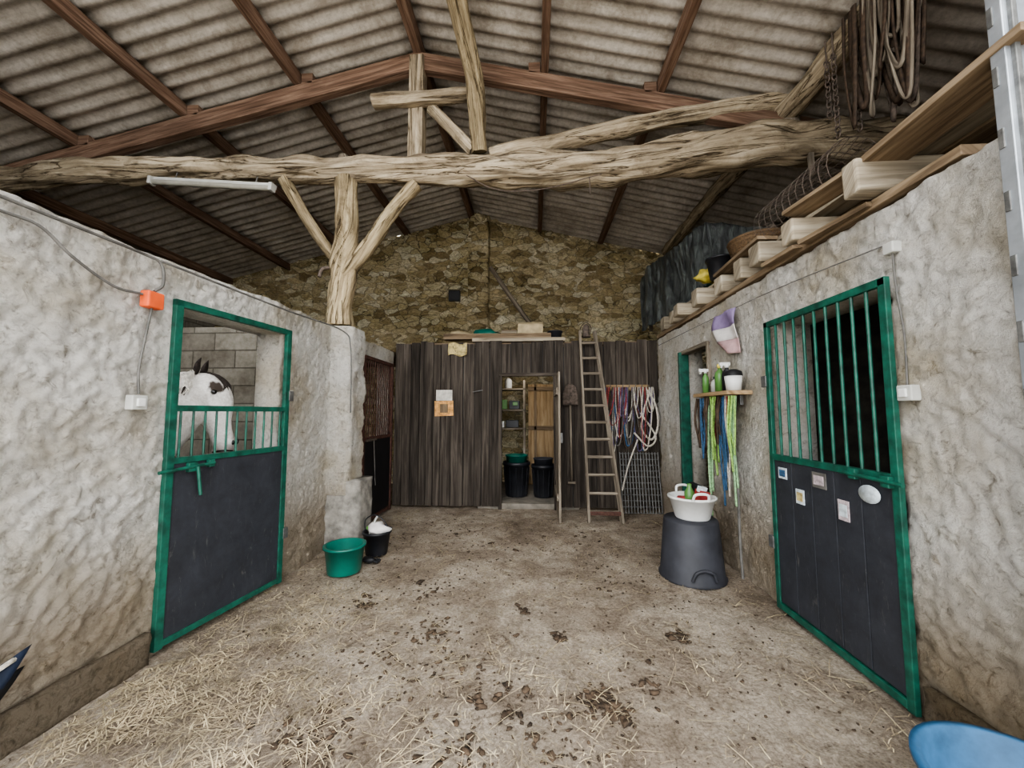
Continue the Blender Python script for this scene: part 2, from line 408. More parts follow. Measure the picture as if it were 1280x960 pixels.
# ---------------------------------------------------------------- floor, ground
b=B('floor')
def fl(u,v):
    x=-7.3+12.9*u; y=.3+8.1*v
    return (x,y,.012*noise.noise(Vector((x*1.5,y*1.5,0)))+.010*noise.noise(Vector((x*7,y*7,0))))
b.sheet(fl,400,260,'floor'); b.done(origin=False)
b=B('bounce_ground_yard'); b.sheet(lambda u,v:(-30+60*u,-40+40.35*v,-.01),4,4,'ground'); b.done(origin=False)  # unseen ground added to bounce daylight up onto the roof
# ---------------------------------------------------------------- roof
b=B('roof_corrugated')
for side in (-1,1):
    ends=[0,1.5,2.95,4.4,6.1] if side<0 else [0,1.5,2.9,4.3,5.6,7.1]
    for k in range(len(ends)-1):
        a,c=ends[k]-(.0 if k==0 else .12),ends[k+1]
        def rf(u,v,a=a,c=c,k=k):
            dx=a+(c-a)*u; y=.4+8.1*v
            return (RX+side*dx, y, 5.99-SL*dx+.021*math.cos(2*math.pi*y/.177)+.016*(1-u)+.008*noise.noise(Vector((dx,y,k))))
        b.sheet(rf,6,46*10,'roof')
b.done(origin=False,solid=.006)
b=B('roof_purlins')
for x in (-7.05,-5.68,-4.28,-2.85,.14,1.46,4.2,5.4):
    b.box((x,4.45,roofz(x)-.10),(.085,7.9,.15),'redwood')
b.box((RX,4.45,roofz(RX)-.12),(.10,7.9,.18),'redwood')
b.done(bevel=.006)
b=B('roof_purlin_log')
b.tube([(2.95,1.3,4.9,.11),(2.86,2.6,4.86,.12),(2.83,4.2,4.84,.12),(2.8,6,4.88,.1),(2.8,8.1,4.9,.1)],'oldbeam',seg=16,rough=.3,sub=18); b.done()
# ---------------------------------------------------------------- truss
TY=4.25
b=B('roof_truss')
def beam(p,q,w,h,mat):
    p=Vector(p);q=Vector(q); d=q-p; L=d.length; c=(p+q)/2
    Mx=b.M; rot=d.to_track_quat('X','Z').to_matrix().to_4x4()
    b.M=Mx@Matrix.Translation(c)@rot; b.box((0,0,0),(L,w,h),mat); b.M=Mx
rt=lambda x:roofz(x)-.29
beam((-6.8,TY,rt(-6.8)),(RX+.02,TY,rt(RX)),.10,.21,'redwood')
beam((4.9,TY,rt(4.9)),(RX-.02,TY,rt(RX)),.10,.21,'redwood')
b.box((RX,TY,5.05),(.17,.17,1.35),'oldbeam')
for x in (-5.55,-4.15,-2.72,.02,1.34,4.05): b.box((x,TY,roofz(x)-.14),(.14,.1,.13),'redwood')
b.tube([(-1.86,TY-.12,5.12,.08),(-1.3,TY-.12,5.13,.085),(-.70,TY-.1,5.17,.075)],'oldbeam',seg=12,rough=.3,sub=10)
b.tube([(-1.2,TY-.02,5.1,.07),(-.7,TY,4.55,.065)],'oldbeam',seg=12,rough=.3,sub=10)
b.tube([(-.62,TY-.05,4.5,.095),(-.64,3.95,5.1,.10),(-.78,3.5,5.72,.10)],'oldpost',seg=14,rough=.4,sub=14)
b.tube([(-.5,TY,4.48,.09),(.5,TY,4.66,.095),(1.6,TY,4.85,.10),(2.8,TY,5.0,.10)],'oldbeam',seg=16,rough=.35,sub=18)
b.tube([(2.86,TY,4.5,.10),(2.86,TY,4.85,.11)],'greywood',seg=8,rough=.1,sub=4)
b.tube([(-2.3,TY+.3,4.45,.07),(-2.42,TY+.3,4.75,.07)],'greywood',seg=8,rough=.1,sub=4)
b.done(bevel=.006)
b=B('tie_beam')
b.tube([(-7.15,TY,4.38,.13),(-6.4,TY,4.42,.13),(-5.4,TY,4.47,.14),(-4.5,TY,4.46,.13),(-3.4,TY,4.42,.125),(-2.4,TY,4.38,.13),(-1.5,TY,4.33,.15),(-.5,TY,4.30,.165),(.3,TY,4.27,.175),(1.2,TY,4.33,.185),(2.1,TY,4.42,.2),(3.1,TY,4.48,.2),(4.2,TY,4.46,.19),(5.4,TY,4.45,.18)],'oldbeam',seg=36,rough=.45,fr=5,sub=26)
b.done()
b=B('oak_post')
b.tube([(-2.24,4.3,2.49,.165),(-2.27,4.3,2.8,.155),(-2.22,4.3,3.2,.15),(-2.18,4.28,3.6,.125),(-2.19,4.26,4.0,.12),(-2.2,TY,4.26,.12)],'oldpost',seg=24,rough=.5,fr=4,sub=16)
b.tube([(-2.2,4.27,3.1,.075),(-1.95,4.27,3.42,.085),(-1.7,4.26,3.8,.08),(-1.38,TY,4.18,.075)],'oldpost',seg=14,rough=.4,sub=12)
b.tube([(-2.28,4.32,3.22,.055),(-2.6,4.3,3.65,.06),(-2.98,TY,4.30,.06)],'oldpost',seg=14,rough=.4,sub=12)
b.done()
b=B('hanging_wire'); b.tube([(-.75,4.1,4.16),(-.4,4.1,3.98),(.1,4.1,3.97),(.75,4.1,4.12)],'rust',.006,6,sub=8)
b.tube([(.62,4.12,4.1),(.63,4.12,3.9)],'rust',.006,6); b.tube([(-2.33,4.15,3.15),(-2.38,4.1,3.12),(-2.40,4.08,3.02)],'rust',.02,6,sub=3); b.done()
b=B('wall_pillar_left')
def ring_pillar(cx,cy,hx,hy,z0,z1,mat,amp=.02):
    n=70; m=int((z1-z0)/.02); vs=[];F=[]
    for j in range(m+1):
        z=z0+(z1-z0)*j/m
        for k in range(n):
            a=2*math.pi*k/n; c,s_=math.cos(a),math.sin(a)
            e=1/max(abs(c),abs(s_)); e=min(e,1.28)
            x=cx+hx*c*e; y=cy+hy*s_*e; p=Vector((x,y,z))
            d=amp*(noise.noise(p*5)+noise.noise(p*13)*.5+noise.noise(p*24)*.4)
            vs.append((x+c*d,y+s_*d,z))
    for j in range(m):
        for k in range(n):
            k2=(k+1)%n; F.append((j*n+k,j*n+k2,(j+1)*n+k2,(j+1)*n+k))
    F.append(tuple((m*n+k) for k in range(n)))
    b.add(vs,F,mat,None,True)
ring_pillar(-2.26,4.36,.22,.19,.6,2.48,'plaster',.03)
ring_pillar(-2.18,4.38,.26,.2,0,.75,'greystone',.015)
b.done(origin=False)
b=B('fluorescent_lamp'); 
b.M=Matrix.Translation((-3.74,TY-.17,4.14))@Euler((0,.09,0)).to_matrix().to_4x4()
b.box((0,.03,.04),(1.5,.07,.05),'cream'); b.tube([(-.74,0,0),(.74,0,0)],'tube',.03,12)
for e in (-.74,.74): b.box((e,0,.01),(.04,.08,.09),'cream')
for e in (-.5,.5): b.tube([(e,.04,.05),(e,.06,.16)],'cable',.008,6)
b.done(bevel=.004)
# ---------------------------------------------------------------- plank wall (back)
b=B('wall_back_planks')
x=-2.26
while x<1.92:
    w=U(.11,.2); 
    if x+w>1.93: w=1.94-x
    top=2.62+U(-.02,.05); cx=x+w/2; 
    mat='darkplank' if R()<.6 else 'darkplank2'
    dy=U(-.012,.012)
    if cx>-.53 and cx<.31: b.box((cx,6.12+dy,(2.09+top)/2),(w-.008,.03,top-2.09),mat)
    else: b.box((cx,6.12+dy,top/2+.02),(w-.008,.03,top-.04),mat,(0,U(-.003,.003),0))
    x+=w
b.box((-1.4,6.16,1.3),(1.7,.04,2.5),'panelblk'); b.box((1.12,6.16,1.3),(1.55,.04,2.5),'panelblk')
b.box((-.1,6.16,2.36),(.9,.04,.5),'panelblk')
b.done(bevel=.003,origin=False)
b=B('door_frame_feed_room'); b.box((-.54,6.14,1.05),(.05,.1,2.1),'darkplank'); b.box((.33,6.14,1.05),(.05,.1,2.1),'darkplank'); b.box((-.1,6.14,2.11),(.92,.1,.05),'darkplank')
b.done(bevel=.003)
b=B('floor_step_feed_room'); b.box((-.1,7.1,.03),(1.6,1.9,.1),'tin'); b.done(bevel=.01,origin=False)
b=B('door_feed_room')
for i in range(5): b.box((.345,5.42+i*.145,1.04),(.03,.138,2.06),'greywood')
b.box((.32,5.7,.35),(.03,.66,.1),'greywood'); b.box((.32,5.7,1.8),(.03,.66,.1),'greywood')
b.box((.37,5.44,1.15),(.05,.03,.14),'metal')
b.done(bevel=.003)
b=B('loft_floor')
b.box((-.15,7.15,2.62),(4.2,1.9,.05),'board'); b.box((-.25,6.22,2.68),(1.5,.2,.06),'palewood')
b.box((-.6,6.2,2.74),(1.75,.14,.09),'board')
b.box((-4.7,7.1,2.5),(4.7,1.9,.05),'board')
b.done(bevel=.004,origin=False)
b=B('shelf_unit')
for z in (1.2,1.55,1.95): b.box((-.52,7.5,z),(.7,.4,.03),'greywood')
for x_ in (-.86,-.19): b.box((x_,7.5,1.1),(.04,.4,2.04),'greywood')
b.done(bevel=.003)
b=B('storage_boxes')
b.box((-.62,7.45,1.66),(.2,.2,.18),'greenb'); b.box((-.38,7.45,1.65),(.2,.22,.16),'black'); b.box((-.42,7.45,1.29),(.24,.2,.14),'black')
b.box((-.36,7.33,1.67),(.1,.02,.07),'greenb'); b.box((-.65,7.45,1.28),(.16,.2,.12),'white'); b.lathe((-.5,7.45,1.97),[(0,0),(.07,0),(.07,.16),(.03,.2),(0,.2)],'white',14)
b.done(bevel=.008)
b=B('inner_pine_door'); b.box((.14,7.75,1.08),(.52,.05,1.98),'orangewood'); b.box((.02,7.71,1.08),(.05,.03,1.98),'board'); b.box((.14,7.71,1.98),(.52,.03,.08),'board'); b.box((.14,7.71,1.2),(.52,.03,.08),'board'); b.done(bevel=.004)
def bin_(cx,cy,z0,r,h,nm,fill=None):
    b=B(nm); b.lathe((cx,cy,z0),[(0,0),(r*.78,0),(r*.8,.02),(r*.95,h*.9),(r*1.04,h*.9),(r*1.04,h),(r*.95,h),(r*.76,.03),(0,.03)],'black')
    for i in range(12):
        a=i*math.pi/6; b.tube([(cx+r*.8*math.cos(a),cy+r*.8*math.sin(a),z0+.03),(cx+r*.96*math.cos(a),cy+r*.96*math.sin(a),z0+h*.85)],'black',.008,5)
    if fill: b.lathe((cx,cy,z0+h*.55),[(0,0),(r*.6,0),(r*.82,h*.62),(r*.86,h*.62),(r*.86,h*.65),(r*.78,h*.65),(0,h*.1)],fill)
    return b.done()
bin_(-.31,6.75,.08,.23,.58,'dustbin','teal'); bin_(.15,6.7,.08,.2,.54,'dustbin','trug')
b=B('added_room_bulb'); b.tube([(-.1,7,2.59),(-.1,7,2.42)],'cable',.006,6); b.ball((-.1,7,2.37),.035,'tube'); b.done()  # made-up bulb and cord to go with the fill light
l=bpy.data.lights.new('room_fill_light','POINT'); l.energy=12; l.color=(1,.95,.88); l.shadow_soft_size=.05  # point light added to brighten the dim feed room
lo=bpy.data.objects.new('feed_room_fill_light',l); lo.location=(-.1,7,2.28); bpy.context.collection.objects.link(lo)
b=B('notice_poster'); b.box((-1.44,6.092,1.78),(.26,.006,.17),'paper'); b.done()
b=B('notice_poster'); b.box((-1.44,6.09,1.57),(.30,.006,.24),'paperor',(0,-.03,0)); b.box((-1.44,6.085,1.57),(.13,.004,.14),'board'); b.done()
b=B('paper_sack_scrap'); b.sheet(lambda u,v:(-1.38+.3*u,6.08-.02*math.sin(9*u+4*v),2.42+.2*v+.02*math.sin(7*u)),8,6,'paperye'); b.done(solid=.004)
b=B('door_bolt'); b.tube([(-.98,6.09,1.83),(-.82,6.09,1.86)],'metal',.008,6); b.done()
b=B('shovel'); 
b.tube([(.57,6.05,.45),(.565,6.05,1.3),(.56,6.05,1.66)],'greywood',.017,8)
b.sheet(lambda u,v:(.56+(u-.5)*.23*(1-.35*max(0,v-.6)*2),6.05-.02-.03*(2*u-1)**2,1.62+.33*v-.05*abs(2*u-1)**2*v),8,8,'rust')
b.box((.57,6.05,.43),(.11,.03,.03),'greywood'); b.box((.545,6.08,1.66),(.02,.06,.02),'metal')
b.done(solid=.004)
b=B('wooden_ladder')
B0=[Vector((.74,5.42,.0)),Vector((1.19,5.42,.0))]; T1=[Vector((.72,6.03,2.78)),Vector((.95,6.03,2.78))]
for p,q in zip(B0,T1):
    d=q-p; b.M=Matrix.Translation((p+q)/2)@d.to_track_quat('Z','X').to_matrix().to_4x4(); 
    b.box((0,0,0),(.07,.035,d.length),'greywood') ; b.M=Matrix()
for i in range(11):
    t=.05+.088*i; p=B0[0].lerp(T1[0],t); q=B0[1].lerp(T1[1],t)
    b.tube([p-Vector((.02,0,0)),q+Vector((.02,0,0))],'greywood',.021,8)
b.box((.97,5.43,.13),(.42,.03,.05),'rustbar')
b.done(bevel=.004)
b=B('stable_lantern'); b.lathe((.83,6.12,2.70),[(0,0),(.07,0),(.07,.03),(.05,.04),(.06,.12),(.05,.18),(.02,.21),(0,.21)],'rust',14); b.tube([(.77,6.12,2.74),(.75,6.12,2.86),(.83,6.12,2.94),(.91,6.12,2.86),(.89,6.12,2.74)],'rust',.006,6,sub=4); b.done()
def hang(b,x0,y,z,w,drop,mat,r=.009,flat=1,dx=0):
    b.tube([(x0-w/2,y,z),(x0-w/2*1.1+dx*.5,y-.02,z-drop*.5),(x0-w*.25+dx,y-.02,z-drop*.95),(x0+w*.05+dx,y-.02,z-drop),(x0+w*.35+dx,y-.02,z-drop*.9),(x0+w/2*1.1+dx*.5,y-.02,z-drop*.5),(x0+w/2,y,z)],mat,r,6,sub=5,flat=flat)
b=B('tack_rack'); b.box((1.45,6.08,1.89),(.66,.03,.09),'orangewood')
for i in range(7): b.tube([(1.17+i*.095,6.07,1.88),(1.17+i*.095,5.98,1.9),(1.17+i*.095,5.97,1.93)],'metal',.007,6)
b.done(bevel=.003)
b=B('hanging_halters')
ms=['bluerope','purprope','leather','whiterope','leather','whiterope','redrope','cable','purprope','leather','whiterope','redrope']
for i in range(48):
    x0=1.17+.095*(i%7)+U(-.02,.02)
    hang(b,x0,5.98-.003*i/4,1.89,U(.04,.16),U(.3,1.0),ms[i%12],U(.007,.012),U(.5,1),U(-.06,.06))
b.tube([(1.72,5.95,1.85),(1.84,5.95,1.6),(1.86,5.95,1.3),(1.76,5.94,1.1),(1.62,5.94,1.25),(1.66,5.94,1.55),(1.75,5.94,1.8)],'whiterope',.016,8,sub=6)
b.tube([(1.6,5.94,1.5),(1.82,5.94,1.15),(1.7,5.93,1.0),(1.5,5.93,1.2)],'whiterope',.014,8,sub=6)
b.tube([(1.55,5.93,1.1),(1.4,5.93,.7),(1.3,5.9,.35)],'whiterope',.012,8,sub=6)
b.done()
b=B('metal_grate')
for i in range(14): b.tube([(1.3+i*.044,5.88,.02),(1.3+i*.044,6.03,.9)],'metal',.009,6)
for i in range(11): b.tube([(1.3,5.88+.15*i/10,.03+i*.085),(1.88,5.88+.15*i/10,.03+i*.085)],'metal',.007,6)
b.done()
b=B('cardboard_box'); b.box((-.06,6.5,2.82),(.42,.3,.30),'card'); b.box((-.06,6.4,3.0),(.42,.12,.02),'card',(.5,0,0)); b.done(bevel=.004)
b=B('green_sack'); b.ball((-.80,6.42,2.82),.16,'teal',14,(1.3,.7,.6),rough=.6); b.done()
b=B('storage_crate'); b.box((-.42,6.5,2.79),(.24,.2,.22),'board'); 
for i in range(3): b.box((-.42,6.395,2.72+i*.07),(.26,.015,.045),'palewood')
b.done(bevel=.004)
b=B('loft_bucket'); b.lathe((.36,6.55,2.65),[(0,0),(.09,0),(.12,.22),(.13,.22),(.13,.24),(.11,.24),(.08,.02),(0,.02)],'trug',24); b.done()
b=B('feed_sack'); b.ball((-1.25,6.5,2.78),.2,'card',16,(1.3,.8,.6),rough=.6,fq=2); b.done()
b=B('leaning_timber'); b.tube([(-.9,7.85,4.55,.05),(-.1,7.8,3.35,.05),(.4,7.6,2.72,.05)],'greywood',seg=8,rough=.2,sub=5); b.done()
b=B('loft_plank_stack'); b.box((1.05,6.85,2.69),(1.0,.18,.08),'board',(0,0,.05)); b.box((1.0,7.3,2.7),(1.2,.2,.1),'palewood',(0,0,-.1)); b.done(bevel=.004)
# ---------------------------------------------------------------- stable doors
def frame_M(p0,p1):
    d=(Vector((p1[0],p1[1],0))-Vector((p0[0],p0[1],0))); L=d.length; x=d.normalized(); z=Vector((0,0,1)); y=z.cross(x)
    m=Matrix((x,y,z)).transposed().to_4x4(); m.translation=Vector((p0[0],p0[1],0)); return m,L
b=B('door_stall_left'); b.M,L=frame_M((-2.335,2.33),(-2.205,3.33))
st=.05
for x_ in (st/2,L-st/2): b.box((x_,0,1.14),(st,.035,2.2),'green')
b.box((L/2,0,2.22),(L,.035,.045),'green')
for z in (1.53,1.19,.07): b.box((L/2,0,z),(L-.08,.035,.04),'green')
n=12
for i in range(1,n): b.tube([(L*i/n,0,1.2),(L*i/n,0,1.53)],'green',.008,8)
b.box((L/2,.005,.625),(L-.1,.025,1.1),'panel')
b.tube([(-.06,-.045,1.13),(.3,-.045,1.15)],'green',.012,8); b.tube([(.17,-.06,1.14),(.19,-.07,.95)],'green',.011,8)
b.box((.15,-.035,1.14),(.06,.03,.06),'green'); b.box((.28,-.035,1.15),(.04,.03,.05),'green')
for z in (.45,1.65): b.box((L+.015,-.01,z),(.05,.03,.09),'metal')
b.done(bevel=.005)
b=B('door_stall_left'); b.M,L=frame_M((-2.26,4.95),(-2.25,5.98))
for x_ in (.03,L-.03): b.box((x_,0,1.14),(.05,.05,2.25),'rustbar')
for z in (2.25,1.15,.06): b.box((L/2,0,z),(L,.045,.045),'rustbar')
for i in range(1,14): b.tube([(L*i/14,0,1.15),(L*i/14,0,2.25)],'rustbar',.009,8)
b.box((L/2,.005,.6),(L-.1,.025,1.06),'panelblk'); b.box((.25,-.03,1.13),(.3,.03,.03),'rust')
b.tube([(.3,-.04,1.12),(.32,-.05,.8),(.36,-.05,.5)],'cable',.007,6)
b.done(bevel=.005)
b=B('door_stall_right'); b.M,L=frame_M((1.865,2.10),(1.865,3.18))
for x_ in (.022,L-.022): b.box((x_,0,1.12),(.045,.03,2.2),'green')
b.box((L/2,0,2.2),(L,.03,.045),'green')
for z in (1.16,.05): b.box((L/2,0,z),(L-.08,.035,.045),'green')
for i in range(1,10): b.tube([(.03+(L-.06)*i/10,0,1.15),(.03+(L-.06)*i/10,0,2.2)],'green',.010,8)
pw=(L-.09)/5
for i in range(5): b.box((.045+pw*(i+.5),-.003,.61),(pw-.006,.02,1.06),'panel')
b.tube([(-.05,.04,1.14),(.34,.04,1.15)],'green',.012,8); b.box((.05,.03,1.14),(.05,.03,.06),'green'); b.box((.26,.03,1.15),(.05,.03,.06),'green')
for z in (.5,1.75): b.box((L+.02,.01,z),(.06,.03,.09),'metal')
b.done(bevel=.004)
def sign(nm,y,z,w,h,mat,oval=False,mat2=None):
    b=B(nm)
    if oval: b.lathe((1.851,y,z),[(0,.006),(.5*w,.004),(.5*w,0),(0,0)],mat,24,(0,-math.pi/2,0),h/w,1)
    else: b.box((1.852,y,z),(.006,w,h),mat)
    if mat2: b.box((1.848,y,z),(.004,w*.72,h*.6),mat2)
    b.done()
sign('door_sign_oval',2.28,1.05,.14,.10,'sign',True)
sign('door_sign',2.47,.915,.08,.12,'signpk',mat2='sign'); sign('door_sign',2.66,1.06,.12,.10,'cable',mat2='signpk')
sign('door_sign',2.85,.915,.08,.10,'sign',mat2='paperye'); sign('door_sign',3.03,1.05,.09,.08,'sign',mat2='bluerope')
b=B('door_frame_tack_room')
b.box((1.93,5.07,1.14),(.12,.05,2.28),'green'); b.box((1.95,4.32,1.14),(.1,.04,2.28),'greywood'); b.box((1.95,4.7,2.27),(.1,.76,.05),'greywood'); b.done(bevel=.005)
b=B('tack_pile'); b.ball((2.35,4.75,.5),.28,'panelblk',14,(.8,1,1.2),rough=.5); b.ball((2.3,4.65,.95),.2,'leather',14,(.8,1,.9),rough=.5); b.ball((2.25,4.72,1.28),.1,'yellow',12,(.7,1.2,.8),rough=.4); b.ball((2.35,4.8,.18),.25,'bluerope',12,(1,1,.7),rough=.4); b.done()
# ---------------------------------------------------------------- right wall fittings
b=B('wall_shelf'); b.box((1.80,3.84,1.68),(.22,.72,.035),'orangewood'); 
for y in (3.6,4.1): b.box((1.87,y,1.63),(.03,.03,.12),'metal')
b.done(bevel=.003)
def bottle(c,r,h,mat,cap='white',nm='spray_bottle',spray=False):
    b=B(nm); b.lathe(c,[(0,0),(r,0),(r,h*.6),(r*.85,h*.7),(r*.35,h*.8),(r*.35,h*.86),(0,h*.86)],mat,16)
    b.lathe((c[0],c[1],c[2]+h*.85),[(0,0),(r*.45,0),(r*.45,h*.14),(0,h*.15)],cap,12)
    if spray: b.box((c[0]-.02,c[1],c[2]+h*.98),(.09,.025,.03),cap); b.box((c[0]-.045,c[1],c[2]+h*.93),(.012,.018,.05),cap,(0,.3,0))
    b.done()
bottle((1.80,4.13,1.70),.03,.2,'white','teal'); bottle((1.76,4.05,1.70),.032,.24,'greenb','white',spray=True); bottle((1.84,4.04,1.70),.03,.17,'purprope','white')
bottle((1.80,3.93,1.70),.04,.16,'cream','black','plastic_jar'); bottle((1.79,3.81,1.70),.045,.27,'greenb','yellow'); bottle((1.80,3.69,1.70),.045,.26,'black','white',spray=True)
b=B('mug'); b.lathe((1.79,3.56,1.70),[(0,0),(.06,0),(.075,.14),(.07,.14),(.055,.01),(0,.01)],'white',20); b.lathe((1.79,3.56,1.70),[(.078,.13),(.07,.17),(.03,.19),(0,.19)],'panelblk',20); b.done()
b=B('hanging_lead_ropes')
spec=[(3.50,1.65,.65,'limerope',.008,.05),(3.54,1.65,.95,'mintrope',.008,.04),(3.58,1.65,.5,'redrope',.008,.05),(3.62,1.66,.5,'whiterope',.007,.05),(3.66,1.66,.9,'whiterope',.008,.04),(3.70,1.66,.75,'bluerope',.010,.05),(3.74,1.65,.85,'bluerope',.009,.05),(3.78,1.65,1.0,'bluerope',.008,.04),(3.82,1.66,.45,'leather',.009,.06),(3.86,1.66,.6,'limerope',.009,.06),(3.90,1.66,.75,'limerope',.009,.05),(3.93,1.66,.5,'redrope',.009,.05),(3.97,1.66,.5,'leather',.010,.05),(4.01,1.65,.5,'whiterope',.008,.07),(4.06,1.65,.6,'bluerope',.009,.06),(4.09,1.65,.45,'purprope',.010,.08),(4.13,1.65,.55,'leather',.012,.08),(4.18,1.65,.5,'leather',.012,.08),(3.97,1.66,1.15,'mintrope',.008,.03)]
for y,z,dr,mt,r,w in spec:
    x_=1.74+U(-.02,.05)
    for q in range(2):
        k1,k2=U(-.02,.02),U(-.025,.025)
        b.tube([(x_,y-w/2,z),(x_-.01+k2,y-w*.5+k1,z-dr*.5),(x_-.01,y-w*.2,z-dr*.96),(x_,y+w*.1,z-dr),(x_,y+w*.3,z-dr*.9),(x_-.01-k1,y+w*.6+k2,z-dr*.45),(x_,y+w/2,z)],mt,r,7,sub=5)
        dr*=U(.65,.85); x_+=.02
b.tube([(1.76,3.6,1.6),(1.78,3.55,.9),(1.8,3.58,.35),(1.82,3.6,.05)],'cable',.012,7,sub=5)
b.done()
b=B('striped_pennant'); 
b.sheet(lambda u,v:(1.86-.025*math.sin(6*u+2*v),3.60+.44*u,2.47-.15*v+.02*u),10,4,'purple')
b.sheet(lambda u,v:(1.86-.025*math.sin(6*u+2+2*v*.7),3.60+.44*u*(1-.12*v),2.32-.13*v+.02*u),10,4,'whitecl')
b.sheet(lambda u,v:(1.86-.025*math.sin(6*u+3.5+v),3.60+.39*u*(1-.45*v),2.19-.14*v+.02*u),10,4,'pinkcl')
b.done(solid=.004)
b=B('light_switch'); b.box((1.89,2.055,1.60),(.05,.08,.08),'cream'); b.box((1.86,2.055,1.60),(.012,.045,.045),'white'); b.done(bevel=.008)
b=B('junction_box'); b.box((1.895,2.09,2.37),(.05,.06,.06),'cream'); b.done(bevel=.006)
b=B('cable_conduit_right'); b.tube([(1.90,2.07,1.64),(1.895,2.06,1.9),(1.90,2.09,2.15),(1.895,2.09,2.34)],'cable',.005,8,sub=6)
b.tube([(1.895,2.1,2.4),(1.89,3.0,2.46),(1.89,4.0,2.49),(1.89,5.9,2.52)],'cable',.004,6,sub=10); b.done()
b=B('galvanised_door_post'); b.box((1.845,1.50,2.1),(.09,.05,4.2),'galv'); b.box((1.83,1.47,2.1),(.02,.02,4.2),'metal')
for i in range(16): b.box((1.798,1.51,.3+i*.25),(.006,.02,.08),'metal')
b.done(bevel=.004)
# ---------------------------------------------------------------- left fittings
b=B('junction_box_orange'); b.box((-2.31,2.16,2.18),(.06,.10,.10),'orange'); b.done(bevel=.008)
b=B('light_switch'); b.box((-2.32,2.12,1.56),(.05,.09,.085),'cream'); b.box((-2.29,2.12,1.56),(.012,.05,.05),'white'); b.done(bevel=.008)
b=B('cable_run_left')
b.tube([(-2.31,2.16,2.13),(-2.305,2.13,1.95),(-2.31,2.11,1.75),(-2.31,2.12,1.61)],'cable',.007,6,sub=6)
b.tube([(-2.31,2.10,2.2),(-2.32,1.95,2.2),(-2.31,1.75,2.28),(-2.31,1.62,2.37),(-2.32,1.5,2.38),(-2.32,1.1,2.35)],'cable',.008,6,sub=6)
b.tube([(-2.31,2.17,2.24),(-2.31,2.22,2.3),(-2.31,2.2,2.42),(-2.31,2.1,2.44),(-2.31,1.7,2.44),(-2.32,1.2,2.44)],'cable',.009,6,sub=6)
b.tube([(-2.31,2.2,2.44),(-2.22,3.3,2.42),(-2.1,4.05,2.4),(-2.03,4.12,2.2),(-2.02,4.14,1.5)],'cable',.008,6,sub=8)
b.done()
b=B('hanging_navy_bag')
b.sheet(lambda u,v:(-2.24+.04*math.sin(4*v),1.25+.42*u*(1-v*.85),.46-.36*v+.02*math.sin(7*u)),10,10,'navy')
b.sheet(lambda u,v:(-2.225+.04*math.sin(4*v),1.27+.40*u*(1-v*.85)-.03,.40-.26*v),8,8,'panelblk')
b.tube([(-2.225,1.25,.445),(-2.22,1.45,.42),(-2.22,1.6,.45)],'whiterope',.006,6,sub=4)
b.done(solid=.01)
# ---------------------------------------------------------------- buckets
def bucket(nm,c,rt_,rb,h,mat,rim=.012,handles=False,seg=40):
    b=B(nm); b.lathe(c,[(0,0),(rb*.96,0),(rb,.01),(rt_*.98,h-.02),(rt_+rim,h-.02),(rt_+rim,h),(rt_-.012,h),(rb-.01,.02),(0,.02)],mat,seg)
    if handles:
        for s_ in (-1,1): b.tube([(c[0]-.07,c[1]+s_*(rt_),c[2]+h-.01),(c[0]-.05,c[1]+s_*(rt_+.02),c[2]+h+.05),(c[0]+.05,c[1]+s_*(rt_+.02),c[2]+h+.05),(c[0]+.07,c[1]+s_*(rt_),c[2]+h-.01)],mat,.012,8,sub=4)
    return b
bucket('teal_bucket',(-1.80,3.66,.008),.18,.15,.25,'teal').done()
bucket('blue_feed_tub',(1.53,1.34,.008),.27,.2,.34,'blue',rim=.016).done()
b=bucket('grooming_bucket',(-1.68,4.12,.008),.14,.11,.24,'black')
b.ball((-1.66,4.1,.27),.10,'whitecl',12,(1.1,.9,.7),rough=.6); b.ball((-1.75,4.12,.28),.05,'greenb',10,(1,.8,.7),rough=.6); b.ball((-1.6,4.14,.25),.07,'navy',10,(1,.8,.8),rough=.5)
b.tube([(-1.81,4.12,.24),(-1.8,4.1,.36),(-1.7,4.08,.42),(-1.6,4.08,.37),(-1.54,4.12,.24)],'black',.006,6,sub=5)
b.tube([(-1.76,4.1,.2),(-1.68,4.08,.38),(-1.66,4.08,.41)],'cream',.01,6)
b.done()
b=B('work_glove'); b.ball((-1.66,3.88,.035),.06,'panelblk',12,(1.2,.7,.55),rough=.4)
for i in range(4): b.tube([(-1.6,3.86+.02*i,.03),(-1.55,3.85+.022*i,.02)],'panelblk',.01,6)
b.done()
b=B('black_tub_upturned'); b.lathe((1.44,3.74,.01),[(.285,0),(.29,.02),(.275,.03),(.235,.50),(.225,.52),(0,.52)],'trug',40)
for s_ in (-1,1): b.tube([(1.44+s_*.1,3.47,.07),(1.44+s_*.07,3.455,.14),(1.44,3.46,.16)],'trug',.014,8,sub=4)
b.done()
b=bucket('white_washtub',(1.46,3.74,.532),.2,.15,.2,'white',handles=True)
b.lathe((1.44,3.74,.56),[(0,0),(.045,0),(.045,.2),(.02,.25),(.02,.28),(0,.28)],'greenb',14); b.box((1.52,3.7,.68),(.09,.09,.22),'redb',(.1,.2,.3)); b.box((1.50,3.78,.7),(.05,.1,.28),'panelblk',(.2,-.1,.5)); b.ball((1.56,3.78,.72),.06,'panelblk',10,rough=.4); b.ball((1.37,3.76,.68),.05,'redrope',10,rough=.4)
b.box((1.53,3.68,.80),(.08,.03,.05),'sign',(.3,.2,.2)); b.done()
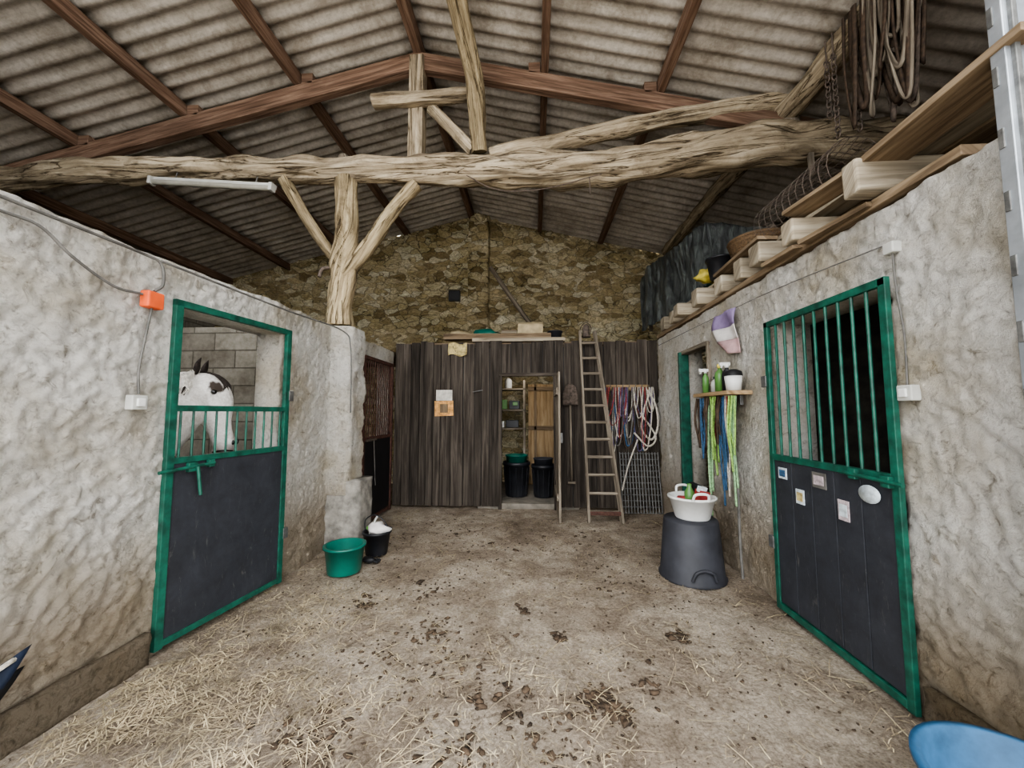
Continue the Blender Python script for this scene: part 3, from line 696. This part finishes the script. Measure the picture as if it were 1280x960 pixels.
# ---------------------------------------------------------------- right loft
b=B('loft_wall_plate'); b.box((2.03,3.9,2.675),(.24,4.3,.05),'board'); 
b.box((1.95,2.46,2.685),(.20,.5,.03),'board',(0,-.1,.1)); b.box((1.93,2.95,2.69),(.20,.36,.03),'board',(0,-.12,.05))
b.done(bevel=.004)
b=B('loft_joists')
for y in (2.17,2.76,3.16,3.52,3.95,4.4,4.85,5.3,5.75):
    h=U(.14,.2); x0=(1.77 if y<3 else 1.82)+U(-.04,.08)
    b.box((x0+1.8,y,2.71+h/2),(3.6,U(.10,.18),h),'palewood',(U(-.06,.06),0,U(-.03,.03)))
b.done(bevel=.015)
b=B('loft_floor_right')
x=2.02
for i in range(17):
    w=.2; b.box((x+w/2,3.75+U(-.1,.1),2.93+U(0,.01)),(w-.01,4.5+U(-.2,.2),.035),'board' if i%3 else 'palewood'); x+=w
b.box((1.92,1.82,2.905),(.24,.82,.035),'board',(-.03,0,-.03)); b.box((1.90,2.55,2.925),(.16,.5,.03),'board',(0,.1,.12)); b.box((1.93,3.6,2.925),(.16,.9,.03),'board',(0,.06,-.06))
b.done(bevel=.003)
b=B('black_plastic_sheeting')
pl=[(1.92,6.9),(1.98,6.2),(2.06,5.5),(2.12,5.05),(2.5,5.0),(3.05,4.98)]
def tp(u,v):
    t=u*5; i=min(4,int(t)); f=t-i; x_=pl[i][0]*(1-f)+pl[i+1][0]*f; y_=pl[i][1]*(1-f)+pl[i+1][1]*f
    n_=noise.noise(Vector((u*14,v*1.2,0)))*.08+noise.noise(Vector((u*40,v*4,3)))*.03
    return (x_+n_,y_+n_,2.95+.98*v+.05*math.sin(u*11)*v)
b.sheet(tp,140,30,'tarp')
for x_,y_ in ((2.20,5.15),(2.04,6.88),(3.06,5.06)): b.box((x_+.04,y_,3.45),(.05,.05,1.0),'greywood')
b.done(solid=.003)
b=B('green_tarp_bundle'); b.ball((2.35,4.78,3.10),.17,'greensheet',18,(1.1,.6,.9),rough=.9,fq=2.2); b.ball((2.6,4.7,3.06),.15,'tarp',16,(1.2,.7,.8),rough=.9,fq=2.2); b.done()
bucket('black_bucket',(2.02,4.20,2.95),.13,.1,.22,'black').done()
b=B('yellow_feed_bag'); b.ball((2.04,4.52,3.09),.13,'yellow',18,(1.1,.9,.6),rough=.8,fq=2.4); b.ball((2.08,4.44,3.10),.08,'whitecl',12,(1.1,1,.5),rough=.8); b.done()
b=B('wicker_basket'); b.lathe((2.17,3.75,2.95),[(0,0),(.2,0),(.25,.2),(.26,.22),(.24,.22),(.19,.02),(0,.02)],'wicker',26)
for i in range(6): b.lathe((2.17,3.75,2.97+i*.035),[(.2+.01*i,0),(.215+.01*i,.012),(.2+.01*i,.024)],'wicker',26)
b.done()
b=B('chicken_wire_roll')
cx,cz=2.13,3.14; L0,L1=2.55,3.4; r_=.19
for k in range(22):
    a=2*math.pi*k/22
    b.tube([(cx+r_*math.cos(a),L0,cz+r_*math.sin(a)),(cx+r_*math.cos(a+1),L1,cz+r_*math.sin(a+1))],'rust',.0022,4)
    b.tube([(cx+r_*math.cos(a),L0,cz+r_*math.sin(a)),(cx+r_*math.cos(a-1),L1,cz+r_*math.sin(a-1))],'rust',.0022,4)
for k in range(12):
    y=L0+(L1-L0)*k/11; b.tube([(cx+r_*math.cos(t*math.pi/9),y,cz+r_*math.sin(t*math.pi/9)) for t in range(19)],'rust',.0022,4)
b.done()
b=B('red_blanket'); b.ball((2.9,3.5,3.08),.3,'redrope',14,(1.1,1,.42),rough=.5); b.done()
b=B('stored_lumber'); 
for i in range(7): b.box((3.6+U(-.1,.1),3.2+U(-.5,.3),2.98+i*.05),(.5,2.2,.05),'board' if i%2 else 'greywood',(0,0,U(-.2,.2)))
b.done()
b=B('hanging_harness')
for i in range(24):
    y=U(2.75,3.2); x_=2.84+U(-.16,.08); dr=U(.35,.95); w=U(.06,.2); mt=random.choice(['leather','leather','rust','greywood'])
    b.tube([(x_,y-w/2,4.9),(x_-.03,y-w*.6,4.75-dr*.4),(x_-.02+U(-.05,.05),y-w*.2,4.75-dr),(x_,y+w*.3,4.75-dr*.95),(x_,y+w*.7,4.75-dr*.4),(x_,y+w/2,4.9)],mt,U(.012,.026),6,sub=6,flat=.5,rough=.3)
for y,dr in ((3.42,.8),(3.5,.55),(3.2,.9),(2.7,.35)):
    n_=int(dr/.05)
    for k in range(n_): b.lathe((2.72,y,4.72-k*.05),[(.022,-.006),(.03,0),(.022,.006),(.016,0),(.022,-.006)],'rust',10,(math.pi/2,0,(k%2)*1.57),1,1.3)
    b.tube([(2.72,y,4.95),(2.72,y,4.7)],'rust',.008,6)
for k in range(3): b.lathe((2.8,2.85+.12*k,4.1+.06*k),[(.06,-.01),(.075,0),(.06,.01),(.05,0),(.06,-.01)],'rust',18,(1.5,0,.6))
b.done()
b=B('hanging_hook'); b.box((3.0,TY-.1,4.18),(.05,.03,.25),'greywood'); b.done()
# ---------------------------------------------------------------- straw + dung
b=B('straw_litter')
def dens(x,y):
    d=.08
    if abs(x+2.1)<1.3 and abs(y-1.7)<1.8: d+=.8*max(0,1-((x+2.1)/1.3)**2)*max(0,1-((y-1.7)/1.8)**2)
    if abs(x+.9)<1.4 and y<2.6: d+=.13
    if x>-2.3 and x<-1.7: d+=.15
    return d*(1 if noise.noise(Vector((x*2.2,y*2.2,0)))>-.1 else .35)
cnt=0;vv=[];ff=[];v2=[];f2=[]
while cnt<10000:
    x=U(-2.25,1.85); y=U(1.1,6.0)
    if R()>dens(x,y): continue
    cnt+=1
    a=U(0,math.pi); l=U(.015,.07) if R()<.85 else U(.07,.24); w=U(.0008,.0022); z=U(.008,.018); dz=U(-.008,.012)
    dx,dy=math.cos(a)*l/2,math.sin(a)*l/2; nx,ny=-math.sin(a)*w,math.cos(a)*w
    V_,F_=(vv,ff) if R()<.35 else (v2,f2); o=len(V_)
    c_=(nx*U(-4,4),ny*U(-4,4))
    V_+=[(x-dx-nx,y-dy-ny,z),(x-dx+nx,y-dy+ny,z),(x+c_[0]+nx,y+c_[1]+ny,z+.004+dz/2),(x+c_[0]-nx,y+c_[1]-ny,z+.004+dz/2),(x+dx+nx,y+dy+ny,max(.006,z+dz)),(x+dx-nx,y+dy-ny,max(.006,z+dz))]
    F_+=[(o,o+1,o+2,o+3),(o+3,o+2,o+4,o+5)]
b.add(vv,ff,'straw'); b.add(v2,f2,'straw2'); b.done()
b=B('dung_crumbs')
cl=[(.32,2.16,90,.09),(.42,2.05,50,.06),(.165,2.7,35,.04),(-.09,3.05,25,.04),(-.71,2.72,70,.16),(-1.05,1.87,90,.18),(.96,2.75,50,.07),(-.2,2.1,50,.2),(-.95,2.4,40,.15),(-1.3,3.1,30,.15),(.1,1.9,50,.18),(-.35,1.75,50,.2),(.6,2.3,30,.15),(-.9,3.3,60,.25),(.7,3.6,30,.3),(-.4,4.2,30,.4),(.5,4.8,30,.4),(-1.2,5,30,.4),(-.5,2.3,60,.3)]
for cx,cy,n,sp in cl:
    for i in range(n):
        r_=.004+.005*random.expovariate(1.3); r_=min(r_,.024); x=random.gauss(cx,sp*.6); y=random.gauss(cy,sp*.6)
        if x<-2.1 or x>1.75: continue
        b.ball((x,y,r_*.2+.004),r_,'dung',7,(U(.8,2.2),U(.8,1.5),.45),(0,0,U(0,3)),1.1,2.5)
for i in range(1400):
    r_=U(.002,.009); b.ball((U(-2.1,1.7),U(1.2,5.8),.006),r_,'dung',5,(1.4,1,.5),(0,0,U(0,3)),.5)
b.done()
# ---------------------------------------------------------------- horse
Fd=Vector((.86,.42,0)).normalized(); Sd=Vector((Fd.y,-Fd.x,0))
P0=Vector((-2.93,2.99,1.71))
def H(f,s,z): return P0+Fd*f+Sd*s+Vector((0,0,z))
def h4(f,s,z,r): p=H(f,s,z); return (p.x,p.y,p.z,r)
hx=empty('horse',(-3.08,2.3,0))
def coat():
    m,nt,b_=base('horse_coat',.85,0,.15)
    tc=nt.nodes.new('ShaderNodeTexCoord'); v=tc.outputs['Object']
    n=nz(nt,v,5,5,.6,.4); f=nz(nt,v,60,5,.75); g=nz(nt,v,9,6,.7,.5)
    c=ramp(nt,f,[(.3,lin((204,199,192))),(.7,lin((242,239,234)))])
    c=mixc(nt,1.0,c,ramp(nt,g,[(.33,(.74,.71,.68,1)),(.5,(1,1,1,1))]),'MULTIPLY')
    def blob(pt,r0,r1):
        d=nt.nodes.new('ShaderNodeVectorMath'); d.operation='DISTANCE'; nt.links.new(v,d.inputs[0]); d.inputs[1].default_value=pt
        q=math_(nt,'ADD',d.outputs['Value'],math_(nt,'MULTIPLY',math_(nt,'SUBTRACT',n,.5),.2))
        return ramp(nt,q,[(r0,(1,1,1,1)),(r1,(0,0,0,1))])
    c=mixc(nt,blob(tuple(H(.12,.10,-.05)),.035,.06),c,lin((70,62,56)))
    c=mixc(nt,blob(tuple(H(.17,0,-.57)),.07,.15),c,lin((156,140,134)))
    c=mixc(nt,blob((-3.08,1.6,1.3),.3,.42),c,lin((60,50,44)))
    nt.links.new(c,b_.inputs['Base Color']); bump(nt,b_,f,.4,.01); return m
M['coat']=coat()
b=B('body')
def cap(pts,sub=8,flat=1.0,up=None):
    b.tube(pts,'coat',seg=18,sub=sub,flat=flat,up=up)
    for p in (pts[0],pts[-1]): b.ball(p[:3],p[3]*.97,'coat',14)
DY=.3; DX=.1
cap([(-3.2+DX,1.0+DY,1.12,.24),(-3.2+DX,1.25+DY,1.12,.31),(-3.18+DX,1.6+DY,1.06,.32),(-3.16+DX,1.9+DY,1.05,.32),(-3.12+DX,2.2+DY,1.08,.28)],8)
b.ball((-3.13+DX,2.1+DY,1.28),.2,'coat',14,(.7,1.1,1)); b.ball((-3.2+DX,1.05+DY,1.22),.24,'coat',14,(1,1,.9))
cap([(-3.03,2.46,1.12,.26),(-3.02,2.60,1.28,.25),(-3.0,2.76,1.42,.215),(-2.97,2.90,1.54,.17)],8)
cap([(-3.03,2.4,1.36,.15),(-3.01,2.63,1.55,.12),(-2.97,2.88,1.70,.09)],8)
def sec(pts):
    seg=20; vs=[]; pts=cr(pts,6)
    for f,z,a_,w_ in pts:
        for k in range(seg):
            an=2*math.pi*k/seg; c,s_=math.cos(an),math.sin(an)
            vs.append(H(f+a_*c,w_*(1-.18*max(0,-c))*s_,z))
    n=len(pts)
    F=[(i*seg+k,i*seg+(k+1)%seg,(i+1)*seg+(k+1)%seg,(i+1)*seg+k) for i in range(n-1) for k in range(seg)]
    F+=[tuple(reversed(range(seg))),tuple(range((n-1)*seg,n*seg))]
    b.add(vs,F,'coat')
sec([(.00,.075,.05,.05),(.01,.05,.095,.085),(.035,-.03,.135,.11),(.05,-.13,.155,.118),(.07,-.23,.135,.105),(.10,-.33,.10,.082),(.13,-.42,.082,.070),(.155,-.50,.082,.070),(.165,-.555,.075,.068),(.155,-.595,.045,.05)])
for s_ in (-1,1):
    b.ball(H(-.02,.062*s_,-.17),.09,'coat',14,(1,.5,1.1),(0,0,math.atan2(Fd.y,Fd.x)))
    b.ball(H(.095,.088*s_,-.075),.036,'coat',12)
    b.ball(H(.205,.045*s_,-.50),.034,'coat',12,(1,1,1.3))
b.ball(H(.115,0,-.585),.042,'coat',12)
for sx in (-1,1):
    X=-3.12+DX+sx*.16; Y0=DY-.05
    cap([(X,2.22+Y0,1.0,.15),(X,2.25+Y0,.78,.10),(X,2.26+Y0,.52,.062),(X,2.26+Y0,.48,.066),(X,2.25+Y0,.2,.042),(X,2.27+Y0,.12,.055),(X,2.31+Y0,.05,.065)],5)
    X=-3.2+DX+sx*.17; Y0=DY
    cap([(X,1.05+Y0,1.05,.2),(X,1.16+Y0,.82,.15),(X,1.02+Y0,.6,.08),(X,.93+Y0,.5,.062),(X,.96+Y0,.2,.045),(X,.98+Y0,.12,.056),(X,1.03+Y0,.05,.068)],5)
ob=b.done(parent=hx,origin=False)
m=ob.modifiers.new('remesh','REMESH'); m.mode='VOXEL'; m.voxel_size=.011; m.use_smooth_shade=True
m=ob.modifiers.new('smooth','SMOOTH'); m.iterations=6; m.factor=.6
b=B('ears')
for s_ in (-1,1):
    b.tube([h4(-.03,.062*s_,.05,.022),h4(-.02,.078*s_,.10,.038),h4(-.01,.085*s_,.15,.029),h4(.005,.08*s_,.195,.004)],'darkhair',seg=10,sub=5,flat=.5,up=Fd)
b.done(parent=hx)
b=B('eyes')
for s_ in (-1,1): b.ball(H(.105,.112*s_,-.085),.021,'eye',12)
b.done(parent=hx)
b=B('nostrils_and_mouth')
for s_ in (-1,1): b.ball(H(.232,.062*s_,-.50),.014,'eye',8,(.8,.8,1.5))
b.tube([h4(.10,.055,-.575,.005),h4(.17,.07,-.562,.006),h4(.225,.03,-.57,.005)],'eye',seg=6,sub=4)
b.done(parent=hx)
b=B('mane')
side=Vector((.72,-.69,0))
for i in range(170):
    t=R(); p=Vector((-3.03,2.42,1.53)).lerp(Vector((-2.97,2.95,1.79)),t); o=U(.0,.03); l=U(.12,.28); rad=.15-.05*t
    q=p+side*(rad*.8+o)+Vector((0,U(-.03,.03),-.07)); r_=p+side*(rad+.05+o)+Vector((0,U(-.04,.04),-l))
    b.tube([(p.x,p.y,p.z,.009),(p.x+side.x*.08,p.y+side.y*.08,p.z+.005,.010),(q.x,q.y,q.z,.011),(r_.x,r_.y,r_.z,.003)],'mane' if i%7 else 'darkhair',seg=5,sub=3)
b.done(parent=hx)
b=B('forelock')
for i in range(24):
    w=U(-.05,.06); b.tube([h4(-.01,w*.4,.085,.008),h4(.09,w,.06,.009),h4(.15+U(-.01,.02),w*1.2,-.02,.007),h4(.17+U(-.02,.01),w*1.3,-U(.04,.12),.002)],'darkhair',seg=5,sub=3)
b.done(parent=hx)
b=B('tail')
for i in range(20): b.tube([(-3.1,.82+DY,1.25,.02),(-3.1+U(-.03,.03),.74+DY,1.0,.02),(-3.1+U(-.06,.06),.72+DY+U(-.04,.04),.45,.006)],'darkhair',seg=5,sub=4)
b.done(parent=hx)
b=B('hooves')
for x_,y_ in ((-3.18,2.57),(-2.86,2.57),(-3.27,1.34),(-2.93,1.34)): b.lathe((x_,y_,.01),[(0,0),(.085,0),(.065,.08),(0,.08)],'darkhair',16)
b.done(parent=hx)
hx.scale=(1.1,1.1,1.03); hx.location=(-3.0,2.37,0)
# ---------------------------------------------------------------- world, light, camera
w=bpy.data.worlds.new('sky'); bpy.context.scene.world=w; w.use_nodes=True
nt=w.node_tree; bg=nt.nodes['Background']; bg.inputs[1].default_value=6.4
tc=nt.nodes.new('ShaderNodeTexCoord'); sp=nt.nodes.new('ShaderNodeSeparateXYZ'); nt.links.new(tc.outputs['Generated'],sp.inputs[0])
c=ramp(nt,sp.outputs[2],[(.0,(.90,.92,.95,1)),(.6,(.97,.98,1,1))]); nt.links.new(c,bg.inputs[0])
try: bpy.context.scene.view_settings.look='AgX - Medium High Contrast'
except Exception as e: print(e)
cam=bpy.data.cameras.new('camera'); co=bpy.data.objects.new('camera',cam); bpy.context.collection.objects.link(co)
cam.sensor_width=36; cam.lens=36*481/1280; cam.clip_start=.02
co.location=(0,0,1.5); co.rotation_euler=(math.radians(90+4.28),0,math.radians(3.3))
bpy.context.scene.camera=co
